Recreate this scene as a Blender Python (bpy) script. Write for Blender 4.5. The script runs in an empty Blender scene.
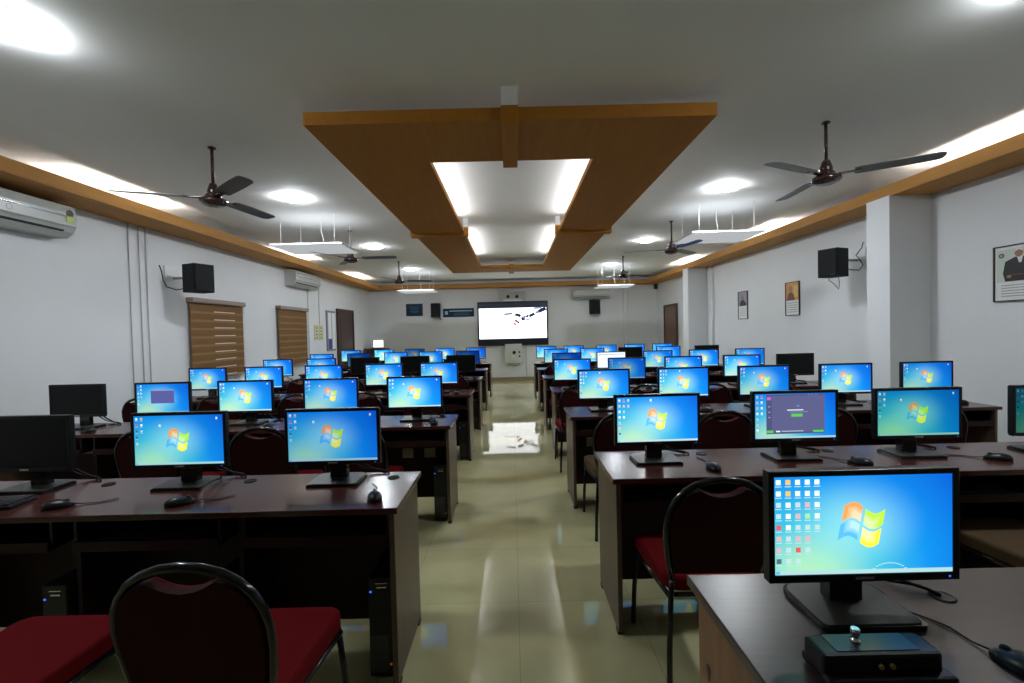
import bpy, bmesh, math, random
from mathutils import Vector, Matrix
random.seed(7)
PI = math.pi
scene = bpy.context.scene
COL = scene.collection

# ------------------------------------------------------------------ materials
def new_mat(name):
    m = bpy.data.materials.new(name); m.use_nodes = True
    nt = m.node_tree; nt.nodes.clear()
    out = nt.nodes.new('ShaderNodeOutputMaterial')
    return m, nt, out

def N(nt, t, **kw):
    n = nt.nodes.new(t)
    for k, v in kw.items(): setattr(n, k, v)
    return n

def pbr(name, col, rough=.5, metal=0., spec=.5, coat=0., coat_rough=.05, noise=0., nscale=8., bump=0., bscale=60., stretch=(1, 1, 1)):
    m, nt, out = new_mat(name)
    b = N(nt, 'ShaderNodeBsdfPrincipled')
    b.inputs['Base Color'].default_value = (*col, 1)
    b.inputs['Roughness'].default_value = rough
    b.inputs['Metallic'].default_value = metal
    b.inputs['Specular IOR Level'].default_value = spec
    b.inputs['Coat Weight'].default_value = coat
    b.inputs['Coat Roughness'].default_value = coat_rough
    nt.links.new(b.outputs[0], out.inputs[0])
    if noise or bump:
        tc = N(nt, 'ShaderNodeTexCoord'); mp = N(nt, 'ShaderNodeMapping')
        mp.inputs['Scale'].default_value = stretch
        nt.links.new(tc.outputs['Object'], mp.inputs['Vector'])
    if noise:
        nz = N(nt, 'ShaderNodeTexNoise'); nz.inputs['Scale'].default_value = nscale; nz.inputs['Detail'].default_value = 6
        nt.links.new(mp.outputs[0], nz.inputs['Vector'])
        cr = N(nt, 'ShaderNodeValToRGB')
        cr.color_ramp.elements[0].position = .3; cr.color_ramp.elements[1].position = .7
        cr.color_ramp.elements[0].color = (*[c * (1 - noise) for c in col], 1)
        cr.color_ramp.elements[1].color = (*[min(1, c * (1 + noise)) for c in col], 1)
        nt.links.new(nz.outputs['Fac'], cr.inputs[0]); nt.links.new(cr.outputs[0], b.inputs['Base Color'])
    if bump:
        n2 = N(nt, 'ShaderNodeTexNoise'); n2.inputs['Scale'].default_value = bscale; n2.inputs['Detail'].default_value = 4
        nt.links.new(mp.outputs[0], n2.inputs['Vector'])
        bp = N(nt, 'ShaderNodeBump'); bp.inputs['Strength'].default_value = bump; bp.inputs['Distance'].default_value = .01
        nt.links.new(n2.outputs['Fac'], bp.inputs['Height']); nt.links.new(bp.outputs[0], b.inputs['Normal'])
    return m

def emit(name, col, strength, objcol=False):
    m, nt, out = new_mat(name)
    e = N(nt, 'ShaderNodeEmission'); e.inputs[0].default_value = (*col, 1); e.inputs[1].default_value = strength
    nt.links.new(e.outputs[0], out.inputs[0])
    if objcol:
        oi = N(nt, 'ShaderNodeObjectInfo'); mx = N(nt, 'ShaderNodeMix', data_type='RGBA', blend_type='MULTIPLY')
        mx.inputs[0].default_value = 1; mx.inputs[6].default_value = (*col, 1)
        nt.links.new(oi.outputs['Color'], mx.inputs[7]); nt.links.new(mx.outputs[2], e.inputs[0])
    return m

M = {}
M['wall'] = pbr('painted_wall', (.76, .78, .81), .55, noise=.015, nscale=2., bump=.06, bscale=90)
M['wall_shade'] = M['wall']
M['ceiling'] = pbr('ceiling_paint', (.83, .83, .825), .75, noise=.02, nscale=1.5, bump=.03, bscale=60)
M['skirting'] = pbr('skirting_tile', (.33, .28, .17), .2)
M['cove_wood'] = pbr('cove_laminate', (.46, .225, .060), .6, spec=.2, noise=.08, nscale=5, stretch=(6, .6, 6))
M['frame_wood'] = pbr('frame_laminate', (.43, .18, .027), .65, spec=.15, noise=.07, nscale=5, stretch=(6, .6, 6))
M['desk_top'] = pbr('mahogany_top', (.056, .015, .012), .22, spec=.45, noise=.35, nscale=5, stretch=(1.2, 14, 8))
M['desk_side'] = pbr('walnut_side', (.085, .050, .034), .38, noise=.2, nscale=4, stretch=(9, 9, .8))
M['desk_dark'] = pbr('dark_board', (.020, .006, .006), .5, spec=.2, noise=.2, nscale=5, stretch=(1, 8, 8))
M['teacher_side'] = pbr('teak_side', (.22, .10, .045), .4, noise=.2, nscale=4, stretch=(9, 9, .8))
M['teacher_top'] = pbr('grey_brown_top', (.045, .030, .027), .3, spec=.6, noise=.2, nscale=5, stretch=(1.2, 14, 8))
M['edge'] = pbr('edge_band', (.03, .012, .012), .35)
M['rail'] = pbr('rail_metal', (.28, .26, .21), .45)
M['black'] = pbr('black_plastic', (.010, .010, .011), .35, spec=.3)
M['black_gloss'] = pbr('black_gloss', (.012, .013, .014), .14)
M['black_matte'] = pbr('black_matte', (.005, .0055, .007), .6, spec=.2)
M['screen_off'] = pbr('dark_screen', (.004, .005, .005), .3, spec=.2)
M['dark_grey'] = pbr('dark_grey_plastic', (.026, .028, .026), .4)
M['keycap'] = pbr('keycap', (.03, .03, .032), .4)
M['silver'] = pbr('silver', (.6, .6, .6), .25, metal=1)
M['chrome'] = pbr('chrome', (.8, .8, .8), .08, metal=1)
M['seat_red'] = pbr('red_fabric', (.115, .003, .005), .9, spec=.1, bump=.15, bscale=300)
M['seat_tan'] = pbr('tan_fabric', (.085, .055, .03), .9, spec=.1, bump=.15, bscale=300)
M['back_maroon'] = pbr('maroon_back', (.030, .003, .0045), .8, spec=.12, bump=.1, bscale=300)
M['chair_frame'] = pbr('black_tube', (.007, .007, .008), .16, spec=.4)
M['fan_brown'] = pbr('fan_brown', (.045, .018, .014), .25, coat=.4)
M['fan_blade'] = pbr('fan_blade', (.05, .045, .043), .35)
M['fan_blue'] = pbr('fan_blade_blue', (.02, .07, .60), .35)
M['ac_white'] = pbr('ac_white', (.56, .58, .57), .3)
M['ac_dark'] = pbr('ac_dark', (.05, .05, .05), .5)
M['ac_grey'] = pbr('ac_grey', (.35, .36, .36), .4)
M['white_plastic'] = pbr('white_plastic', (.78, .8, .8), .35)
M['panel_white'] = pbr('white_acrylic', (.85, .88, .9), .35)
M['conduit'] = pbr('conduit', (.75, .77, .80), .45)
M['pipe_grey'] = pbr('pipe_grey', (.60, .61, .63), .5)
M['blind_brown'] = pbr('blind_brown', (.20, .10, .034), .7, spec=.2, noise=.15, nscale=4, stretch=(1, 1, 26))
M['blind_light'] = pbr('blind_pale_band', (.25, .14, .052), .6)
M['blind_box'] = pbr('blind_box', (.30, .23, .19), .45)
M['sheer'] = pbr('sheer_strip', (.85, .78, .68), .6)
M['door_dark'] = pbr('door_dark_wood', (.045, .02, .017), .45, noise=.25, nscale=4, stretch=(9, 9, .8))
M['door_brown'] = pbr('door_brown_wood', (.17, .09, .05), .45, noise=.25, nscale=4, stretch=(9, 9, .8))
M['door_frame'] = pbr('door_frame_dark', (.055, .04, .038), .45)
M['paper'] = pbr('paper', (.8, .82, .85), .7)
M['paper_cream'] = pbr('paper_cream', (.62, .60, .40), .6)
M['paper_blue'] = pbr('paper_blue', (.03, .05, .25), .6)
M['board_grey'] = pbr('board_grey', (.22, .23, .30), .5)
M['ink'] = pbr('ink', (.05, .05, .06), .6)
M['ink_grey'] = pbr('ink_grey', (.35, .37, .37), .6)
M['ink_olive'] = pbr('ink_olive', (.28, .27, .12), .6)
M['sign_teal'] = pbr('sign_teal', (.008, .036, .075), .6, spec=.15)
M['sign_mid'] = pbr('sign_mid', (.05, .11, .17), .45)
M['sign_pale'] = pbr('sign_pale', (.35, .48, .58), .45)
M['skin'] = pbr('print_skin', (.35, .17, .12), .5)
M['suit'] = pbr('print_suit', (.012, .012, .016), .5)
M['print_bg'] = pbr('print_background', (.60, .68, .60), .4)
M['print_white'] = pbr('print_white', (.8, .82, .82), .4)
M['print_grey'] = pbr('print_grey', (.30, .30, .36), .4)
M['print_gold'] = pbr('print_gold', (.60, .27, .04), .4)
M['print_brown'] = pbr('print_brown', (.16, .05, .025), .4)
M['sticker_green'] = pbr('sticker_green', (.45, .60, .05), .4)
M['sticker_brown'] = pbr('sticker_brown', (.08, .035, .02), .4)
M['brass'] = pbr('brass', (.6, .45, .15), .3, metal=1)
M['box_top'] = pbr('device_blue_top', (.02, .024, .045), .25)
M['socket'] = pbr('socket_plate', (.30, .28, .22), .4)
M['box_grey'] = pbr('switch_box', (.55, .60, .55), .45)
M['cam_grey'] = pbr('camera_grey', (.42, .43, .43), .4)
M['tv_frame'] = pbr('tv_frame', (.010, .013, .025), .3)
M['tv_bar'] = pbr('tv_bar', (.045, .055, .10), .3)
M['podium'] = pbr('podium_wood', (.05, .022, .017), .4)
# lamps and displays
M['lamp'] = emit('downlight_glow', (.90, .96, 1.0), 235)
M['tube'] = emit('cove_tube_glow', (1.0, .96, .87), 85)
M['tube_cool'] = emit('centre_tube_glow', (.95, .98, 1.0), 25)
M['hang_glow'] = emit('hanging_panel_glow', (.93, .97, 1.0), .45)
M['added_uplight'] = emit('added_uplight_glow', (.90, .96, 1.0), 1.9)  # unseen up-light added above the panels for the ceiling
M['day'] = emit('daylight_pane', (1.0, .92, .82), .8)
M['tv_white'] = emit('tv_white', (.97, .99, 1.0), 2.1)
M['tv_ink'] = emit('tv_ink', (.02, .03, .07), 1)
M['tv_ink2'] = emit('tv_ink_soft', (.30, .32, .55), 1)
M['tv_grey'] = emit('tv_grey', (.75, .76, .77), 1)
M['tv_red'] = emit('tv_red', (.75, .12, .16), 1)
M['laptop_white'] = emit('laptop_white', (1, .97, .93), 1.6)
M['led_blue'] = emit('led_blue', (.05, .15, 1), 1)
M['led_amber'] = emit('led_amber', (1, .25, .05), .15)
def E_(n, c, s=1.0): M[n] = emit('display_' + n, c, s, True)
E_('s_red', (.95, .33, .10), 1.05); E_('s_green', (.50, .80, .06), 1.05); E_('s_blue', (.10, .47, .90), 1.0); E_('s_yellow', (.98, .84, .05), 1.1)
E_('s_white', (.85, .93, 1.0), 1.0); E_('s_pale', (.55, .72, .85), .9); E_('s_bar', (.45, .68, .80), .9)
E_('s_icon_red', (.75, .10, .12)); E_('s_icon_orange', (.90, .50, .16)); E_('s_icon_green', (.35, .72, .40)); E_('s_icon_dark', (.08, .14, .20)); E_('s_icon_pink', (.70, .42, .50))
E_('s_window', (.085, .09, .21)); E_('s_window2', (.115, .12, .26)); E_('s_btn', (.10, .62, .10)); E_('s_magenta', (.62, .12, .62)); E_('s_purple', (.10, .115, .34)); E_('s_line', (.30, .33, .50))
E_('s_paper', (.80, .90, .97), 1.0); E_('s_glow', (.86, .96, .90), 1.0)

for n_, c_ in (('s_red', (.95, .33, .10)), ('s_green', (.50, .80, .06)), ('s_blue', (.10, .47, .90)), ('s_yellow', (.98, .84, .05))):
    for st in range(3): E_(f'{n_}_{st}', tuple(c * (1 - f) + g * f for c, g, f in zip(c_, (.88, .97, .85), [(.14, .28, .46)[st]] * 3)), 1.05)

def wallpaper():
    m, nt, out = new_mat('display_wallpaper')
    uv = N(nt, 'ShaderNodeUVMap'); sep = N(nt, 'ShaderNodeSeparateXYZ'); nt.links.new(uv.outputs[0], sep.inputs[0])
    def dist(cx, cy, sx, sy):
        vs = N(nt, 'ShaderNodeVectorMath', operation='SUBTRACT'); vs.inputs[1].default_value = (cx, cy, 0)
        vm = N(nt, 'ShaderNodeVectorMath', operation='MULTIPLY'); vm.inputs[1].default_value = (sx, sy, 0)
        vl = N(nt, 'ShaderNodeVectorMath', operation='LENGTH')
        nt.links.new(uv.outputs[0], vs.inputs[0]); nt.links.new(vs.outputs[0], vm.inputs[0]); nt.links.new(vm.outputs[0], vl.inputs[0])
        return vl.outputs['Value']
    cr = N(nt, 'ShaderNodeValToRGB'); r = cr.color_ramp
    r.elements[0].position = 0; r.elements[0].color = (.44, .72, .46, 1)
    r.elements[1].position = 1; r.elements[1].color = (.004, .10, .66, 1)
    for p, c in ((.14, (.34, .68, .54)), (.36, (.045, .46, .72)), (.64, (.006, .25, .82))):
        e = r.elements.new(p); e.color = (*c, 1)
    nt.links.new(dist(.20, -.05, .95, .62), cr.inputs[0])
    mr = N(nt, 'ShaderNodeMapRange'); mr.inputs[1].default_value = .0; mr.inputs[2].default_value = .42; mr.inputs[3].default_value = .55; mr.inputs[4].default_value = 0.
    mr.interpolation_type = 'SMOOTHSTEP'
    nt.links.new(dist(.46, .5, 1.0, .75), mr.inputs[0])
    mx = N(nt, 'ShaderNodeMix', data_type='RGBA'); nt.links.new(mr.outputs[0], mx.inputs[0]); nt.links.new(cr.outputs[0], mx.inputs[6]); mx.inputs[7].default_value = (.42, .82, .95, 1)
    oi = N(nt, 'ShaderNodeObjectInfo'); ml = N(nt, 'ShaderNodeMix', data_type='RGBA', blend_type='MULTIPLY'); ml.inputs[0].default_value = 1
    nt.links.new(mx.outputs[2], ml.inputs[6]); nt.links.new(oi.outputs['Color'], ml.inputs[7])
    e = N(nt, 'ShaderNodeEmission'); nt.links.new(ml.outputs[2], e.inputs[0]); e.inputs[1].default_value = 1.0
    nt.links.new(e.outputs[0], out.inputs[0])
    return m
M['wallpaper'] = wallpaper()

def floor_mat():
    m, nt, out = new_mat('vitrified_tile')
    b = N(nt, 'ShaderNodeBsdfPrincipled')
    tc = N(nt, 'ShaderNodeTexCoord'); br = N(nt, 'ShaderNodeTexBrick')
    br.offset = 0; br.inputs['Scale'].default_value = 1; br.inputs['Brick Width'].default_value = .6; br.inputs['Row Height'].default_value = .6
    br.inputs['Mortar Size'].default_value = .0022; br.inputs['Mortar Smooth'].default_value = .3
    br.inputs['Color1'].default_value = (.57, .545, .315, 1); br.inputs['Color2'].default_value = (.555, .53, .305, 1); br.inputs['Mortar'].default_value = (.42, .38, .23, 1)
    nt.links.new(tc.outputs['Object'], br.inputs['Vector'])
    nz = N(nt, 'ShaderNodeTexNoise'); nz.inputs['Scale'].default_value = 3.5; nz.inputs['Detail'].default_value = 8
    nt.links.new(tc.outputs['Object'], nz.inputs['Vector'])
    cr = N(nt, 'ShaderNodeValToRGB'); cr.color_ramp.elements[0].color = (.82, .82, .80, 1); cr.color_ramp.elements[1].color = (1.1, 1.1, 1.08, 1)
    nt.links.new(nz.outputs['Fac'], cr.inputs[0])
    mx = N(nt, 'ShaderNodeMix', data_type='RGBA', blend_type='MULTIPLY'); mx.inputs[0].default_value = 1
    nt.links.new(br.outputs['Color'], mx.inputs[6]); nt.links.new(cr.outputs[0], mx.inputs[7])
    nt.links.new(mx.outputs[2], b.inputs['Base Color'])
    b.inputs['Roughness'].default_value = .03; b.inputs['Specular IOR Level'].default_value = .6
    nt.links.new(b.outputs[0], out.inputs[0])
    return m
M['floor'] = floor_mat()

# ------------------------------------------------------------------ mesh builder
class MB:
    def __init__(s): s.bm = bmesh.new(); s.mats = []; s.uv = None
    def mi(s, m):
        m = M[m] if isinstance(m, str) else m
        if m not in s.mats: s.mats.append(m)
        return s.mats.index(m)
    def box(s, x0, x1, y0, y1, z0, z1, m, bev=0., seg=2, smooth=False, rot=None):
        b = bmesh.new(); bmesh.ops.create_cube(b, size=1)
        bmesh.ops.scale(b, vec=(abs(x1 - x0), abs(y1 - y0), abs(z1 - z0)), verts=b.verts)
        if bev: bmesh.ops.bevel(b, geom=b.edges[:], offset=bev, segments=seg, affect='EDGES', profile=.5)
        c = Vector(((x0 + x1) / 2, (y0 + y1) / 2, (z0 + z1) / 2))
        if rot: bmesh.ops.transform(b, matrix=rot, verts=b.verts)
        bmesh.ops.translate(b, vec=c, verts=b.verts)
        s.add(b, m, smooth); return s
    def add(s, b, m, smooth=False):
        i = s.mi(m); vm = {v: s.bm.verts.new(v.co) for v in b.verts}
        for f in b.faces:
            try: nf = s.bm.faces.new([vm[v] for v in f.verts])
            except ValueError: continue
            nf.material_index = i; nf.smooth = smooth
        b.free()
    def tube(s, pts, r, m, n=8, closed=False, r1=None):
        i = s.mi(m); pts = [Vector(p) for p in pts]; rings = []; L = len(pts); up = None
        for k, p in enumerate(pts):
            a = pts[(k - 1) % L] if (k or closed) else p; b = pts[(k + 1) % L] if (k < L - 1 or closed) else p
            t = (b - a).normalized()
            if up is None: up = Vector((0, 0, 1)) if abs(t.z) < .9 else Vector((0, 1, 0))
            u = (up - t * up.dot(t)); u = u.normalized() if u.length > 1e-6 else t.orthogonal().normalized()
            up = u; w = t.cross(u); rr = r if r1 is None else r + (r1 - r) * k / (L - 1)
            rings.append([s.bm.verts.new(p + (u * math.cos(2 * PI * j / n) + w * math.sin(2 * PI * j / n)) * rr) for j in range(n)])
        for k in range(L if closed else L - 1):
            A, B = rings[k], rings[(k + 1) % L]
            for j in range(n):
                f = s.bm.faces.new((A[j], A[(j + 1) % n], B[(j + 1) % n], B[j])); f.smooth = True; f.material_index = i
        if not closed:
            for R in (rings[0][::-1], rings[-1]):
                f = s.bm.faces.new(R); f.material_index = i
        return s
    def lathe(s, prof, m, c=(0, 0, 0), n=24, axis='z', smooth=True):
        i = s.mi(m); rings = []
        def P(r, a, h):
            x, y = r * math.cos(a), r * math.sin(a)
            v = (x, y, h) if axis == 'z' else ((x, h, y) if axis == 'y' else (h, x, y))
            return Vector(v) + Vector(c)
        for r, h in prof:
            rings.append([s.bm.verts.new(P(max(r, 1e-4), 2 * PI * j / n, h)) for j in range(n)])
        for A, B in zip(rings, rings[1:]):
            for j in range(n):
                f = s.bm.faces.new((A[j], A[(j + 1) % n], B[(j + 1) % n], B[j])); f.smooth = smooth; f.material_index = i
        for R in (rings[0][::-1], rings[-1]):
            f = s.bm.faces.new(R); f.material_index = i
        return s
    def prism(s, poly, h0, h1, m, plane='xz', smooth=False, off=None):
        """extrude a polygon: plane xz -> along y, xy -> along z, yz -> along x"""
        i = s.mi(m)
        def P(a, b, h):
            v = (a, h, b) if plane == 'xz' else ((a, b, h) if plane == 'xy' else (h, a, b))
            v = Vector(v)
            return v + (off(v) if off else Vector())
        A = [s.bm.verts.new(P(a, b, h0)) for a, b in poly]; B = [s.bm.verts.new(P(a, b, h1)) for a, b in poly]
        f = s.bm.faces.new(A); f.material_index = i
        f = s.bm.faces.new(B[::-1]); f.material_index = i
        n = len(poly)
        for j in range(n):
            f = s.bm.faces.new((A[j], B[j], B[(j + 1) % n], A[(j + 1) % n])); f.material_index = i; f.smooth = smooth
        return s
    def quad(s, pts, m, uv=None):
        f = s.bm.faces.new([s.bm.verts.new(p) for p in pts]); f.material_index = s.mi(m)
        if uv:
            if s.uv is None: s.uv = s.bm.loops.layers.uv.new('UVMap')
            for l, c in zip(f.loops, uv): l[s.uv].uv = c
        return s
    def build(s, name, parent=None, loc=None, rotz=0, flat=True):
        bmesh.ops.recalc_face_normals(s.bm, faces=s.bm.faces) if flat else None
        me = bpy.data.meshes.new(name); s.bm.to_mesh(me); s.bm.free()
        for m in s.mats: me.materials.append(m)
        o = bpy.data.objects.new(name, me); COL.objects.link(o)
        if parent: o.parent = parent
        if loc: o.location = loc
        if rotz: o.rotation_euler.z = rotz
        return o

def tag(o, label, cat, group=None, kind=None):
    o['label'] = label; o['category'] = cat
    if group: o['group'] = group
    if kind: o['kind'] = kind
    return o
def thing(name, loc, label, cat, group=None, rotz=0):
    o = bpy.data.objects.new(name, None); COL.objects.link(o); o.location = loc; o.rotation_euler.z = rotz
    o.empty_display_size = .1
    return tag(o, label, cat, group)
def struct(o): o['kind'] = 'structure'; return o
KIDS = {}
def kids(o):
    if o.name not in KIDS: KIDS[o.name] = [c for c in bpy.data.objects if c.parent == o]
    return KIDS[o.name]
def copy_tree(o, parent=None):
    c = o.copy(); COL.objects.link(c)
    if parent: c.parent = parent
    for ch in kids(o): copy_tree(ch, c)
    return c
ORD = ['first', 'second', 'third', 'fourth', 'fifth', 'sixth']
ROWS = ['nearest', 'second', 'third', 'fourth', 'fifth', 'farthest']

# ------------------------------------------------------------------ room shell
XL, XR, YB, YF, ZC = -4.17, 4.28, 13.4, -7.0, 2.95
T = .15
struct(MB().box(XL - T, XR + T, YF - T, YB + T, -.1, 0, 'floor').build('floor'))
struct(MB().box(XL - T, XR + T, YF - T, YB + T, ZC, ZC + .1, 'ceiling').build('ceiling'))
struct(MB().box(XL - T, XL, YF, YB, 0, ZC, 'wall').build('wall_left'))
struct(MB().box(XR, XR + T, YF, YB, 0, ZC, 'wall').build('wall_right'))
struct(MB().box(XL - T, XR + T, YB, YB + T, 0, ZC, 'wall').build('wall_back'))
struct(MB().box(XL - T, XR + T, YF - T, YF, 0, ZC, 'door_brown').build('wall_front'))  # unseen end wall, set far back and dark to cut fill light
struct(MB().box(XL, XR, YB - .012, YB, 0, .10, 'skirting', .002).build('baseboard_back'))
struct(MB().box(XL, XL + .012, YF, 10.78, 0, .10, 'skirting', .002).build('baseboard_left'))
struct(MB().box(XR - .012, XR, YF, 4.65, 0, .10, 'skirting', .002).build('baseboard_right'))
# pillars on the right wall
for (y0, y1) in ((4.65, 4.95), (9.95, 10.25)):
    o = MB().box(3.86, XR + .01, y0, y1, 0, 2.735, 'wall').build('pillar'); struct(o)
# cove shelves: bottom board + upstanding lip
ZV = 2.73
LW = .41
def cove(name, prof, ax, a, b):
    mb = MB()
    for (p0, p1, z0, z1) in prof:
        if ax == 'y': mb.box(p0, p1, a, b, z0, z1, 'cove_wood')
        else: mb.box(a, b, p0, p1, z0, z1, 'cove_wood')
        if z1 - z0 < .05:      # unseen white layer added so the tube glow stays neutral
            if ax == 'y': mb.box(p0 + .001, p1 - .001, a + .001, b - .001, z1, z1 + .003, 'ceiling')
            else: mb.box(a + .001, b - .001, p0 + .001, p1 - .001, z1, z1 + .003, 'ceiling')
    struct(mb.build(name))
cove('trim_left', [(XL, XL + LW - .02, ZV, ZV + .02), (XL + LW - .02, XL + LW, ZV, ZV + .115)], 'y', YF, YB)
cove('trim_right', [(XR - LW + .02, XR, ZV, ZV + .02), (XR - LW, XR - LW + .02, ZV, ZV + .115)], 'y', YF, YB)
cove('trim_back', [(YB - LW + .02, YB, ZV, ZV + .02), (YB - LW, YB - LW + .02, ZV, ZV + .115)], 'x', XL + LW, XR - LW)

# cove tubes
def tube_light(x, y, L, z, m, label, group, holder=True):
    t = thing('tube_light', (x, y, z), label, 'tube light', group)
    MB().box(-.02, .02, -L / 2 - .02, L / 2 + .02, -.030, -.006, 'white_plastic', .003).build('batten', t)
    MB().tube([(0, -L / 2, .008), (0, L / 2, .008)], .012, m, 10).build('tube', t)
    for s in (-1, 1): MB().box(-.014, .014, s * (L / 2 + .012) - .012, s * (L / 2 + .012) + .012, -.008, .024, 'white_plastic', .002).build('end_cap', t)
def cove_tubes(side, ys):
    x = XL + LW - .10 if side == 'left' else XR - LW + .10
    for i, y in enumerate(ys):
        tube_light(x, y, 1.15, ZV + .052, 'tube', f'white tube light glowing over the {side} wooden cove lip, {ORD[i]} from the camera', f'tube lights in the {side} cove')
cove_tubes('left', (4.55, 8.3, 11.6))
cove_tubes('right', (3.75, 7.2, 10.3))

# ------------------------------------------------------------------ suspended wooden centre frame
FX0, FX1, FY0, FY1 = -1.26, 1.30, 2.84, 10.0
IX0, IX1, IY0, IY1 = -.595, .65, 3.51, 9.35
FZ, FH = 2.75, .08
t = thing('ceiling_frame', ((FX0 + FX1) / 2, (FY0 + FY1) / 2, FZ), 'large brown wooden rectangular frame hung under the ceiling over the aisle', 'ceiling frame')
def fp(mb, name): 
    o = mb.build(name, t); o.location = (-(FX0 + FX1) / 2, -(FY0 + FY1) / 2, -FZ); return o
# band with hollow top: bottom board + outer and inner edge strips
mb = MB(); mb.box(FX0, FX1, FY0, IY0, FZ, FZ + .02, 'frame_wood').box(FX0, FX1, FY0, FY0 + .02, FZ + .02, FZ + FH, 'frame_wood').box(IX0, IX1, IY0 - .02, IY0, FZ + .02, FZ + .06, 'frame_wood'); mb.box(FX0 + .02, FX1 - .02, FY0 + .02, IY0 - .02, FZ + .02, FZ + .023, 'ceiling'); fp(mb, 'front_band')  # white top layer on each band added to keep wood tint off the glow
mb = MB(); mb.box(FX0, FX1, IY1, FY1, FZ, FZ + .02, 'frame_wood').box(FX0, FX1, FY1 - .02, FY1, FZ + .02, FZ + FH, 'frame_wood').box(IX0, IX1, IY1, IY1 + .02, FZ + .02, FZ + .06, 'frame_wood'); mb.box(FX0 + .02, FX1 - .02, IY1 + .02, FY1 - .02, FZ + .02, FZ + .023, 'ceiling'); fp(mb, 'rear_band')
mb = MB(); mb.box(FX0, IX0, IY0, IY1, FZ, FZ + .02, 'frame_wood').box(FX0, FX0 + .02, IY0 - .65, IY1 + .63, FZ + .02, FZ + FH, 'frame_wood').box(IX0 - .02, IX0, IY0 - .02, IY1 + .02, FZ + .02, FZ + .05, 'frame_wood'); mb.box(FX0 + .02, IX0 - .02, IY0 - .02, IY1 + .02, FZ + .02, FZ + .023, 'ceiling'); fp(mb, 'side_band')
mb = MB(); mb.box(IX1, FX1, IY0, IY1, FZ, FZ + .02, 'frame_wood').box(FX1 - .02, FX1, IY0 - .65, IY1 + .63, FZ + .02, FZ + FH, 'frame_wood').box(IX1, IX1 + .02, IY0 - .02, IY1 + .02, FZ + .02, FZ + .05, 'frame_wood'); mb.box(IX1 + .02, FX1 - .02, IY0 - .02, IY1 + .02, FZ + .02, FZ + .023, 'ceiling'); fp(mb, 'side_band')
cx = (IX0 + IX1) / 2 - .01
fp(MB().box(cx - .055, cx + .055, FY0 - .03, IY0 + .05, FZ - .035, FZ + FH, 'frame_wood', .002), 'cross_beam')
fp(MB().box(cx - .055, cx + .055, IY1 - .05, FY1 + .03, FZ - .035, FZ + FH, 'frame_wood', .002), 'cross_beam')
YM = 6.05
fp(MB().box(FX0 - .04, IX0 + .05, YM - .05, YM + .05, FZ - .035, FZ + FH, 'frame_wood', .002), 'cross_beam')
fp(MB().box(IX1 - .05, FX1 + .04, YM - .05, YM + .05, FZ - .035, FZ + FH, 'frame_wood', .002), 'cross_beam')
for (x, y, sx, sy) in ((cx, FY0 + .03, .05, .05), (cx, FY1 - .03, .05, .05), (IX0 + .02, YM, .03, .04), (IX1 - .02, YM, .03, .04)):
    fp(MB().box(x - sx, x + sx, y - sy, y + sy, FZ + FH, ZC, 'panel_white', .002), 'hanger_post')
for x, nm in ((IX0 - .036, 'left'), (IX1 + .036, 'right')):
    for i, (y, L) in enumerate(((4.78, 2.1), (7.65, 2.2))):
        tube_light(x, y, L, FZ + .05, 'tube_cool', f'tube light glowing above the {nm} inner edge of ceiling frame, {ORD[i]} from camera', 'tube lights on the ceiling frame')

# ------------------------------------------------------------------ downlights
def downlight(x, y, label):
    t = thing('ceiling_light', (x, y, ZC), label, 'ceiling light', 'recessed square ceiling lights')
    f = MB()
    a, b = .11, .09
    for (x0, x1, y0, y1) in ((-a, a, -a, -b), (-a, a, b, a), (-a, -b, -b, b), (b, a, -b, b)): f.box(x0, x1, y0, y1, -.004, 0, 'white_plastic')
    f.build('frame', t)
    MB().box(-b, b, -b, b, -.027, -.004, 'lamp', .010, 3).build('diffuser', t)
for sx, side in ((-1, 'left'), (1, 'right')):
    for i, y in enumerate((2.17 if sx < 0 else 1.98, 4.95, 7.8, 10.6)):
        downlight(sx * 2.33, y, f'square white ceiling light on the {side} of the frame, {ORD[i]} from the camera')

# ------------------------------------------------------------------ hanging panels
def hang_panel(x, y, label, z=2.57):
    t = thing('hanging_light_panel', (x, y, z), label, 'hanging panel', 'white panels hanging on cords')
    MB().box(-.44, .44, -.34, .34, -.012, .012, 'panel_white', .004).build('board', t)
    MB().box(-.425, .425, -.325, .325, -.015, -.012, 'hang_glow').build('diffuser', t)
    MB().box(-.40, .40, -.30, .30, .012, .016, 'added_uplight').build('top_diffuser', t)  # added glowing sheet, out of view, brightens ceiling and walls
    MB().box(-.06, .12, .05, .11, .016, .045, 'white_plastic', .004).build('driver_box', t)
    for px in (-.33, .33):
        for py in (-.27, .27):
            MB().tube([(px, py, .012), (px, py, ZC - z)], .003, 'white_plastic', 6).build('cord', t)
    MB().tube([(.06, .08, .04), (.05, .08, .14), (.03, .07, .24), (.035, .06, ZC - z)], .006, 'white_plastic', 6).build('power_cable', t)
for x, y, l in ((-2.48, 5.88, 'white rectangular panel hanging on cords at left, nearer to the camera'), (2.60, 5.75, 'white rectangular panel hanging on cords at right, nearer to the camera'),
                (-2.30, 11.3, 'small looking white hanging panel before the back wall, left of the big screen'), (2.52, 11.2, 'small looking white hanging panel before the back wall, right of the big screen')):
    hang_panel(x, y, l, 2.57 if y < 8 else 2.49)

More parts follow.
